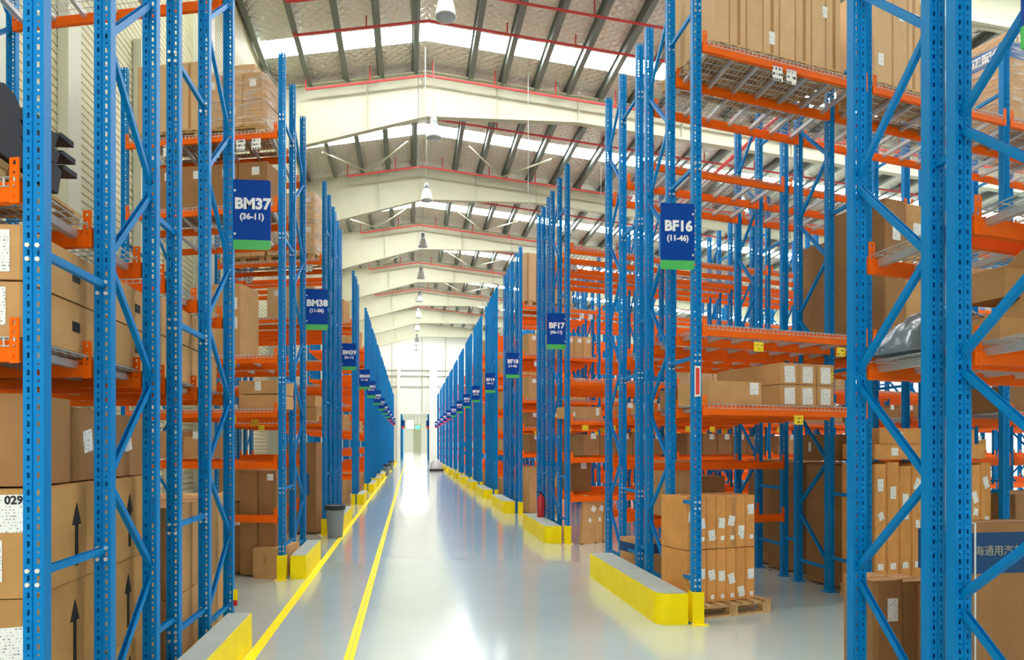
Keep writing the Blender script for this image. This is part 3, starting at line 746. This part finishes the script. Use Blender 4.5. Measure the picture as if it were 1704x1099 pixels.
# --- BF16 floor bay one: pallet with two tiers of slim cartons
pallet('wooden pallet on the floor under two tiers of slim cartons', 1.12, .66, r16.at(.05, .12, 0), A)
w7 = .144
for tier in range(2):
    for i in range(7):
        carton(f'slim upright carton in the {"upper" if tier else "lower"} tier on the floor pallet, {ORD[i]} from the aisle', w7 - .006, .5, .62, r16.at(.0 + i * w7, .26, PH + tier * .63), A, 'kraft_gold',
               papers=[('f', .07, [.38, .3, .16, .3, .32, .2, .45][i] if tier else [.3, .34, .32, .3, .26, .1, .3][i], .09, .12, rnd.uniform(-14, 14)), ('f', .08, .06 if tier == 0 else .12, .05, .05)], group='slim cartons in two tiers on the floor pallet', vseam=.1 if (i == 4 and tier) else None)
# --- BF16 rear trio floor
carton('carton with blue printed band behind the BF16 end frame', .42, .5, .62, r16.at(.06, 2.1, .02), A, 'kraft', bands=[(.42, .56, 'print_navy')])
carton('upright carton with hand holes behind the BF16 end frame', .5, .55, .8, r16.at(.5, 2.0, .98), A, 'kraft')
carton('brown carton on the red beams behind the floor pallet', .7, .6, .55, r16.at(1.0, 2.3, .98), A, 'kraft_brown')
carton('tall carton with navy band and hand hole in the aisle behind BF16', .62, .5, 1.32, r16.at(1.55, 3.85, 0), R(-10), 'kraft_orange', bands=[(1.05, 1.26, 'print_navy')], papers=[('f', .52, .95, .06, .2)])
# --- BF16 floor bay two: dark side wall of cartons and slim orange cartons
us = [2.8 + .222 * i for i in range(11)]
for i in range(10):
    carton(f'tall slim orange carton on the floor past sign BF16, {ORD[i]} from the aisle', .212, .5, 1.62 + .03 * math.sin(i * 2.1), r16.at(us[i], .06, .14), A + R([1.2, -1.2, 0, 0, .6, 0, -1, 0, 0, 0][i]) * .5, 'kraft_gold',
           papers=[('f', .1, 1.35 - .1 * (i % 3), .1, .16, rnd.choice([0, 0, 25, -20])), ('f', .11, .95 - .12 * (i % 2), .09, .1, rnd.uniform(-25, 25)), ('f', .1, .3, .1, .08)], group='tall slim orange cartons standing in a row')
pallet('low wooden pallet under the tall slim orange cartons', 2.2, .55, r16.at(2.8, .04, 0), A)
for i in range(2):
    carton(f'long carton lying on top of the slim orange cartons, {"lower" if i == 0 else "upper"}', 2.1 - .3 * i, .5, .2, r16.at(2.82 + .08 * i, .08, 1.82 + i * .205), A, 'kraft_gold', papers=[('f', .35, .1, .12, .1)])
carton('wide flat carton atop the slim orange cartons, its end to the aisle', .7, .75, .38, r16.at(2.95, 1.0, 1.78), A, 'kraft_brown', papers=[('l', .5, .2, .05, .14)])
for i, v in enumerate((.62, 1.98, 2.72)):
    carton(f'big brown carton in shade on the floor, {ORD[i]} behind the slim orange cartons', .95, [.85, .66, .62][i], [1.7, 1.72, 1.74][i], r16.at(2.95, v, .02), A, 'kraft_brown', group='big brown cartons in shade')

for i in range(3):
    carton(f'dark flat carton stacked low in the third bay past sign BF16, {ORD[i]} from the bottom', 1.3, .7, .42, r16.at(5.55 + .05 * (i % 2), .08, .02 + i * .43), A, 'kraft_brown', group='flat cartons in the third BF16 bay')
carton('small labelled carton on the low deck in the third bay past sign BF16', .6, .5, .3, r16.at(5.9, .08, 2.48), A, 'kraft', papers=[('f', .15, .13, .14, .18)])
carton('brown carton on the low deck of the third bay past sign BF16', .5, .5, .36, r16.at(5.35, .1, 2.48), A, 'kraft_brown')
for k, (u0, u1) in enumerate(((5.6, 7.6), (8.2, 10.2), (10.8, 12.8))):
    for z, h, nm in ((1.8, .5, 'red beams'), (2.57, .5, 'low deck'), (.02, .76, 'floor')):
        row(r17, u0, u1, 3, .1, .6, z, h, f'carton on the {nm} in bay {["three", "four", "five"][k]} of rack BF17', ['kraft', 'kraft_brown', 'kraft_orange'][k], grp=f'cartons deep along rack BF17, bay {["three", "four", "five"][k]}', jitter=.3)
# --- BF15 bay: near right
carton('grey brown carton on the floor behind the nearest right frame, aisle side of a pair', .27, .3, 1.0, (3.40, 4.78, 0), R(8), 'kraft_brown', papers=[('f', .17, .78, .09, .17), ('f', .1, .2, .1, .12)], vseam=.02)
carton('grey brown carton beside its twin behind the nearest right frame', .28, .3, .98, (3.40 + .275 * math.cos(R(8)), 4.78 + .275 * math.sin(R(8)), 0), R(8), 'kraft_brown', vseam=.14)
c = carton('large carton with navy printed band and white strap at lower right', 1.15, .26, 1.5, (3.38, 4.02, 0), R(3), 'kraft_brown', bands=[(1.19, 1.45, 'print_navy')])
text('lettering', '海通用汽车', .07, c, (.335, -.006, 1.33), 'print_pale', bold=0)
MB().box(.16, .17, -.008, -.002, 0, 1.505).obj('strap', 'strap', c); MB().box(.16, .17, -.008, .268, 1.505, 1.512).obj('strap', 'strap', c)
for i in range(2):
    carton(f'open topped carton on the deck at right, {"lower" if i == 0 else "upper"} of its stack', .9, .3, .2, r15.at(.47 + .04 * i, .93, 2.62 + .31 * i), R(8), 'kraft', tape=False, openflaps=True)
# dark bagged part on the deck
def blob(w, d, h, seed, nx=18, ny=8):
    rr = random.Random(seed); mb = MB(); vs = []
    for j in range(ny + 1):
        for i in range(nx + 1):
            u, v = i / nx, j / ny
            e = (math.sin(math.pi * min(max(u, 0), 1)) ** .45) * (math.sin(math.pi * v) ** .4)
            z = h * e * (.72 + .28 * math.sin(2.6 * u + .4)) + (rr.uniform(-.02, .02) if 0 < i < nx and 0 < j < ny else 0)
            vs.append((u * w, v * d, max(z, 0)))
    fs = [(j * (nx + 1) + i, j * (nx + 1) + i + 1, (j + 1) * (nx + 1) + i + 1, (j + 1) * (nx + 1) + i) for j in range(ny) for i in range(nx)]
    return mb.add(vs, fs)
tag(blob(1.05, .42, .36, 3).obj('bagged_part', 'film_dark', None, r15.at(.1, 1.3, 2.63), R(10), smooth=True), 'dark part bagged in grey plastic film on the right deck', 'bagged part')

# --- BF17 / BF18
carton('small kraft carton with hand hole on the low deck of rack BF17', .76, .6, .24, r17.at(.08, .1, 2.57), A, 'kraft', papers=[('f', .66, .14, .07, .16), ('f', .1, .08, .05, .08)])
MB().box(.3, .34, -.004, 0, .08, .13).obj('hand_hole', 'black', bpy.data.objects['carton' if False else C.objects[-1].name]) if False else None
for i, (x, y, rz, tl, h, w) in enumerate([(3.95, 13.75, 20, 14, 1.02, .34), (4.28, 13.92, 24, 13, .98, .2), (4.5, 14.05, 24, 12, .95, .2)]):
    carton(f'flattened carton leaning at the foot of rack BF17, {ORD[i]} from the aisle', w, .1, h, (x - .5, y - .05, .02), 0, 'kraft', rot=(R(-12), R(tl), R(rz)), tape=False, papers=[('f', w * .7, h * .75, .1, .12, 20), ('f', w * .5, h * .5, .06, .08)])
carton('brown carton standing behind the leaning flat cartons of rack BF17', .5, .5, .8, r17.at(.36, 1.0, .98), A, 'kraft_brown', papers=[('f', .3, .6, .14, .2)])
us = [.24 + .3 * i for i in range(6)]
for i in range(5):
    carton(f'tall pale carton on the top deck of rack BF18, {ORD[i]} from the aisle', .29, .6, 1.4 + .02 * (i % 2), r18.at(us[i], .1, 6.12 + PH), A, 'kraft_pale', group='tall pale cartons topping rack BF18', vseam=.02)
pallet('wooden pallet under the pale cartons topping rack BF18', 1.5, .65, r18.at(.27, .08, 6.12), A)
row(r18, .27, 2.4, 7, .1, .7, 4.68, .62, 'kraft carton on the upper middle deck of rack BF18', grp='cartons along the upper middle deck of BF18')
row(r18, .27, 2.2, 6, .1, .7, 3.38, .66, 'kraft carton on the middle deck of rack BF18', grp='cartons along the middle deck of BF18')
row(r18, .27, 1.3, 3, .1, .7, 2.57, .42, 'kraft carton on the low deck of rack BF18', 'kraft_brown', grp='cartons along the low deck of BF18')
row(r18, .3, 2.2, 5, .1, .7, 1.8, .55, 'brown carton on the red beams of rack BF18', 'kraft_brown', grp='cartons on the lower beams of BF18')
row(r17, 5.6, 7.7, 6, .08, .62, 3.38, .6, 'pale carton in the third bay of rack BF17', 'kraft_pale', grp='cartons in the third bay of BF17', jitter=.3)
row(r17, 3.0, 5.1, 6, .08, .62, 2.57, .38, 'kraft carton in the second low bay of rack BF17', 'kraft', grp='cartons in the second low bay of BF17', jitter=.3)
row(r17, 3.0, 5.1, 5, .1, .6, 1.8, .5, 'brown carton on the red beams of the second BF17 bay', 'kraft_brown', grp='cartons on the second bay beams of BF17', jitter=.3)
row(r18, 5.6, 7.7, 7, .1, .6, 3.38, .65, 'kraft carton in the third bay of rack BF18', 'kraft_pale', grp='cartons in the third bay of BF18', jitter=.3)
carton('very large carton on the floor at the end of rack BF18', 1.0, .8, 1.35, r18.at(.32, .1, .02), A, 'kraft', papers=[('f', .9, .2, .16, .12)])
row(r17, .4, 2.4, 5, .1, .6, 1.8, .5, 'brown carton on the red beams of rack BF17', 'kraft_brown', grp='cartons on the lower beams of BF17', jitter=.3)
row(r17, 3.0, 5.1, 6, .08, .62, 3.38, .6, 'kraft carton on the middle deck of rack BF17', 'kraft_pale', grp='cartons along the middle deck of BF17', jitter=.3)
row(r17, 1.3, 2.45, 3, .08, .62, 2.57, .35, 'kraft carton on the low deck of rack BF17', 'kraft', grp='cartons along the low deck of BF17', jitter=.3)
row(r18, 2.95, 5.1, 7, .1, .6, 3.38, .65, 'kraft carton further along the middle deck of rack BF18', 'kraft_pale', grp='cartons further along the middle deck of BF18', jitter=.3)
for n in ('19', '20', '21'):
    rk = RL[n]
    for z, h in ((6.12, .95), (4.68, .7), (3.38, .7), (2.57, .5), (1.8, .5), (.05, .76)):
        if (n == '19' and z > 6): continue
        row(rk, .3, 2.4, 4, .1, .6, z, h, f'carton on the {dict([(6.12, "top"), (4.68, "upper"), (3.38, "middle"), (2.57, "low"), (1.8, "lower beam"), (.05, "floor")])[z]} level of rack BF{n}', 'kraft', grp=f'cartons stored on rack BF{n}', jitter=.3)

# --- left: BM37 near bay, floor cartons with arrows
def arrow(parent, y, z0, z1, x):
    MB().box(x, x + .004, y - .018, y + .018, z0, z1 - .12).obj('printed_arrow', 'black', parent)
    MB().prism([(y - .055, z1 - .13), (y + .055, z1 - .13), (y, z1)], x, x + .004, 'x').obj('printed_arrow', 'black', parent)
LXF = -2.02
for tier in range(3):
    for j in range(2):
        y0 = [3.88, 4.88][j]; d = [.98, .72][j]
        c = carton(f'big arrow printed carton left of the aisle, {["bottom", "middle", "top"][tier]} tier, {["front", "rear"][j]} stack', 1.2, d, .58, (LXF - 1.2 - .01 * (tier % 2), y0, .02 + tier * .585), 0, 'kraft_orange',
                   papers=([('f', 1.05, .45, .3, .2), ('f', .98, .2, .2, .22)] if (tier, j) == (2, 0) else ([('f', 1.08, .3, .3, .26, -3)] if (tier, j) == (1, 0) else ())), group='arrow printed cartons on the floor by BM37')
        if (tier, j) == (2, 0): text('lettering', '01 029', .062, c, (1.1, -.007, .52), 'black', bold=.03)
        if j == 0: arrow(c, .55, .08, .46, 1.2)
        else: arrow(c, .35, .08, .46, 1.2)
for i in range(3):
    carton(f'dark brown carton on top of the arrow printed cartons, {ORD[i]} from the front', 1.1, [.5, .62, .5][i], [.5, .46, .44][i], (LXF - 1.14, [3.95, 4.47, 5.1][i], 1.78), 0, 'kraft_brown', papers=[('f', .4, .3, .1, .16)] if i == 0 else [('r', .2, .25, .12, .14, 10)], group='dark cartons under the near left beams')
for tier in range(2):
    for j in range(2):
        y0, d = [(3.84, .98), (4.84, .9)][j]
        c = carton(f'long kraft carton with hand holes on the near left deck, {["lower", "upper"][tier]} {["front", "rear"][j]}', 1.3, d, .29, (LXF - 1.3, y0, 2.57 + tier * .3), 0, 'kraft',
                   papers=[('f', 1.12, .16, .2, .2)] if j == 0 and tier == 0 else ([('f', 1.18, .15, .12, .22)] if j == 0 else ()), group='long cartons on the near left deck')
        MB().box(1.299, 1.304, d * .55, d * .55 + .09, .12, .18).obj('hand_hole', 'black', c)
# black moulded parts on a pallet, level 3.36
pallet('weathered wooden pallet on the near left deck below black mouldings', 1.15, .95, (-3.3, 3.84, 3.37), 0)
for i in range(3):
    zb, zt, tg = [(3.525, 3.70, 3.725), (3.705, 3.80, 3.815), (3.805, 3.895, 3.925)][i]
    h = zt - zb
    prof = [(3.5, zb), (4.42, zb), (4.47, tg - .02), (4.66, tg - .018), (4.66, tg + .018), (4.5, tg + .008), (4.46, zt - .1 * h), (4.38, zt + .0), (4.3, zt - .25 * h), (4.24, zt + .02), (4.1, zt - .05 * h), (4.05, zt - .3 * h), (4.0, zt + .015), (3.9, zt + .03), (3.82, zt), (3.7, zt + .03), (3.5, zt + .01)]
    mb = MB()
    mb.prism([(y, zb + (z - zb) * .97) for y, z in prof], -3.1, -2.5, 'x'); mb.prism(prof, -2.5, -2.12 - .01 * i, 'x')
    tag(mb.obj('bumper_moulding', 'black_plastic'), f'black plastic moulding with protruding tongue, {["bottom", "middle", "top"][i]} of the nested stack', 'moulding', 'black mouldings nested on a pallet')
# BM37 rear trio
for tier in range(2):
    c = carton(f'long kraft carton on the deck left of sign BM37, {["lower", "upper"][tier]} of two', 1.3, 1.65, [.33, .305][tier], (LXF - 1.3, 5.86, 2.57 + tier * .34), 0, 'kraft', papers=[('f', 1.15, .2, .18, .2, 6)])
for tier in range(2):
    carton(f'big plain carton on the floor under the BM37 frame, {["lower", "upper"][tier]} of two', 1.3, 1.9, [.66, .78][tier], (LXF - 1.3, 6.1, .02 + tier * .67), 0, 'kraft', papers=[('f', 1.1, .55, .18, .2)])
carton('tall carton with navy band behind the arrow printed cartons', .9, .4, 1.75, (-3.0, 5.66, .02), 0, 'kraft_orange', bands=[(1.35, 1.55, 'print_navy')])
# --- BM38
AL = l38.ang
pallet('wooden pallet under the large plain carton on the BM38 top deck', 1.12, .85, l38.at(-2.45, .08, 6.73), AL)
carton('large plain carton on the top deck of rack BM38', 1.1, .85, 1.05, l38.at(-2.44, .1, 6.73 + PH), AL, 'kraft_pale', papers=[('f', .3, .9, .1, .06)], vseam=.9)
pallet('wooden pallet under the film wrapped load on the BM38 top deck', 1.04, .8, l38.at(-1.36, .08, 6.73), AL)
for tier in range(2):
    for i in range(3):
        c = carton(f'film wrapped carton on the BM38 top deck, {["lower", "upper"][tier]} tier, {ORD[2 - i]} from the aisle', .33, .7, .4, l38.at(-1.34 + i * .337, .12, 6.73 + PH + tier * .41), AL, 'kraft', papers=[('f', .17, .25, .1, .12)] if (i + tier) % 2 else (), group='film wrapped cartons on the BM38 top deck')
ctop = carton('small film wrapped carton topping the BM38 wrapped load', .5, .5, .2, l38.at(-1.0, .25, 6.73 + PH + .82), AL, 'kraft_pale')
wt = thing('stretch_wrap', 'clear stretch film around the cartons on the BM38 top deck', 'plastic film', l38.at(-1.36, .1, 6.74 + PH), AL)
wrap(wt, 1.05, .74, .84)
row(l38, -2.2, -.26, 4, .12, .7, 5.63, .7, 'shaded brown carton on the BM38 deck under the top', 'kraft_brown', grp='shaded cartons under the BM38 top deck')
carton('upright kraft carton on the middle deck of rack BM38', .5, .6, 1.1, l38.at(-1.2, .1, 3.38), AL, 'kraft', papers=[('f', .4, .8, .1, .18), ('f', .4, .5, .1, .18)])
for tier in range(2):
    carton(f'flat kraft carton on the low deck of rack BM38, {["lower", "upper"][tier]} of two', .62, .6, .2, l38.at(-.72, .06, 2.57 + tier * .215), AL, 'kraft', papers=[('f', .32, .12, .1, .14)] if tier else ())
carton('tall brown carton on the floor behind the BM38 front post', .29, .4, 1.6, l38.at(-.72, .14, .02), AL, 'kraft_brown')
carton('tall brown carton beside the BM38 front post', .29, .4, 1.6, l38.at(-.42, .14, .02), AL, 'kraft_brown', papers=[('f', .2, 1.5, .1, .1)])
carton('short dark brown carton on the floor of rack BM38', .55, .42, 1.1, l38.at(-1.2, .3, .02), AL, 'kraft_brown', papers=[('f', .4, .8, .2, .12)])
carton('kraft carton with a leaning board beside it in rack BM38', .45, .4, .62, l38.at(-1.12, .32, 1.13), AL, 'kraft_orange', papers=[('f', .1, .1, .1, .1)])
carton('flat board carton leaning on the tall cartons of rack BM38', .3, .08, 1.3, l38.at(-.85, .3, .05), 0, 'kraft_orange', rot=(R(-6), R(-8), AL), tape=False)
carton('small closed carton on the floor at the BM38 front post', .42, .75, .46, l38.at(-.47, -.02, 0), AL, 'kraft', papers=[('f', .2, .3, .05, .16, 0, 'tape')])
# --- BM39
row(l39, -1.4, -.24, 3, .1, .68, 6.2 + PH, .68, 'pale wrapped carton on the BM39 top deck, lower tier', 'kraft_pale', grp='wrapped cartons on the BM39 top deck')
row(l39, -1.4, -.24, 3, .1, .68, 6.2 + PH + .69, .68, 'pale wrapped carton on the BM39 top deck, upper tier', 'kraft_pale', grp='wrapped cartons on the BM39 top deck')
row(l39, -2.5, -1.45, 3, .1, .68, 6.2 + PH, .8, 'pale carton on the inner BM39 top deck', 'kraft_pale', grp='inner cartons on the BM39 top deck')
pallet('wooden pallet under the wrapped cartons on the BM39 top deck', 1.14, .7, l39.at(-1.43, .08, 6.2), AL)
pallet('wooden pallet at the inner end of the BM39 top deck', 1.06, .72, l39.at(-2.52, .08, 6.2), AL)
wt = thing('stretch_wrap', 'clear stretch film around the cartons on the BM39 top deck', 'plastic film', l39.at(-1.41, .09, 6.2 + PH), AL); wrap(wt, 1.17, .72, 1.4)
row(l39, -1.4, -.24, 3, .1, .68, 4.92, .7, 'kraft carton on the BM39 deck under the top', 'kraft_pale', grp='cartons under the BM39 top deck')
row(l39, -.75, -.2, 2, .1, .6, 2.57, .3, 'small kraft carton on the BM39 low deck, lower', 'kraft', grp='small cartons on the BM39 low deck')
carton('wider kraft carton on top of small cartons on the BM39 low deck', .5, .55, .26, l39.at(-.74, .12, 2.88), AL, 'kraft', papers=[('f', .25, .12, .08, .1)])
c = carton('huge carton with blue label on the floor of rack BM39', .7, .6, 2.05, l39.at(-.92, .12, .02), AL, 'kraft_brown', papers=[('f', .5, 1.1, .08, .5, 0, 'print_blue')])
row(l38, -2.5, -1.3, 3, .2, .8, 1.8, .45, 'kraft carton on the red beams of rack BM38', 'kraft', grp='cartons on the lower beams of BM38', jitter=.3)
row(l39, -2.5, -1.0, 3, .2, .8, 2.57, .4, 'kraft carton at the inner end of the BM39 low deck', 'kraft', grp='cartons on the inner BM39 low deck', jitter=.3)
for n in ('40', '41', '42'):
    for z, h in ((6.2, .8), (2.57, .5), (.05, .76)):
        row(RL[n], -1.7, -.36, 3, .1, .65, z, h, f'carton on the {dict([(6.2, "top"), (2.57, "low"), (.05, "floor")])[z]} level of rack BM{n}', 'kraft', grp=f'cartons stored on rack BM{n}')

# ------------------------------------------------------------------ bins, extinguisher, bundle
def bin_(x, y, label, s=1):
    t = thing('waste_bin', label, 'bin', (x, y, 0))
    MB().lathe((0, 0, 0), [(.15 * s, 0), (.16 * s, .02), (.2 * s, .66 * s), (.215 * s, .67 * s), (.215 * s, .69 * s)], 20).obj('bin_body', 'bin', t, smooth=False)
    MB().lathe((0, 0, .6 * s), [(.212 * s, 0), (.222 * s, .02), (.225 * s, .1 * s), (.2 * s, .11 * s), (.17 * s, .06 * s)], 20).obj('bin_liner', 'dark', t)
bin_(-1.62, 15.3, 'grey waste bin with dark liner by the BM39 kerb')
bin_(-1.5, 45.5, 'grey waste bin far down the aisle by the BM43 kerb', 1.1)
bin_(-1.5, 56.5, 'farthest grey waste bin along the row of kerbs', 1.1)
t = thing('fire_extinguisher', 'red fire extinguisher standing on the kerb below sign BF17', 'fire extinguisher', (3.0, 15.7, .354))
MB().lathe((0, 0, 0), [(.08, 0), (.085, .02), (.085, .4), (.07, .46), (.03, .5), (.03, .53)], 18).obj('cylinder_body', 'red', t, smooth=True)
MB().box(-.02, .02, -.02, .02, .53, .57).box(-.09, .02, -.012, .012, .57, .585).obj('valve_handle', 'black', t)
MB().tube((.03, 0, .54), (.1, -.02, .42), .012, n=6).tube((.1, -.02, .42), (.1, -.02, .15), .012, n=6).obj('hose', 'black', t)
t = thing('wrapped_bundle', 'grey film wrapped bundle on a dark skid far down the aisle', 'bundle', (1.55, 54.5, 0))
MB().box(0, 1.1, 0, 1, 0, .16).obj('skid', 'dark', t)
blob(1.05, .9, .8, 5, 10, 6).obj('wrapped_load', 'galv', t, (.02, .05, .16), smooth=True)
# small cards on rack ends
o = MB().box(-.022, .022, -.005, 0, -.15, .15).obj('safety_label', 'sign_red', RL['16'].t, (0, -.044, 2.72)); MB().box(-.034, .034, -.003, 0, -.17, .17).obj('label_backing', 'white', o)
t = tag(MB().box(-.02, .02, -.004, .004, 0, .12).obj('hanging_card', 'red'), 'small red and yellow card hanging on the BM37 end post', 'card'); t.location = (-1.82, 7.46, .32)
MB().box(-.02, .025, -.006, -.004, .06, .17).obj('card_back', 'yellow', t)
finish_text()
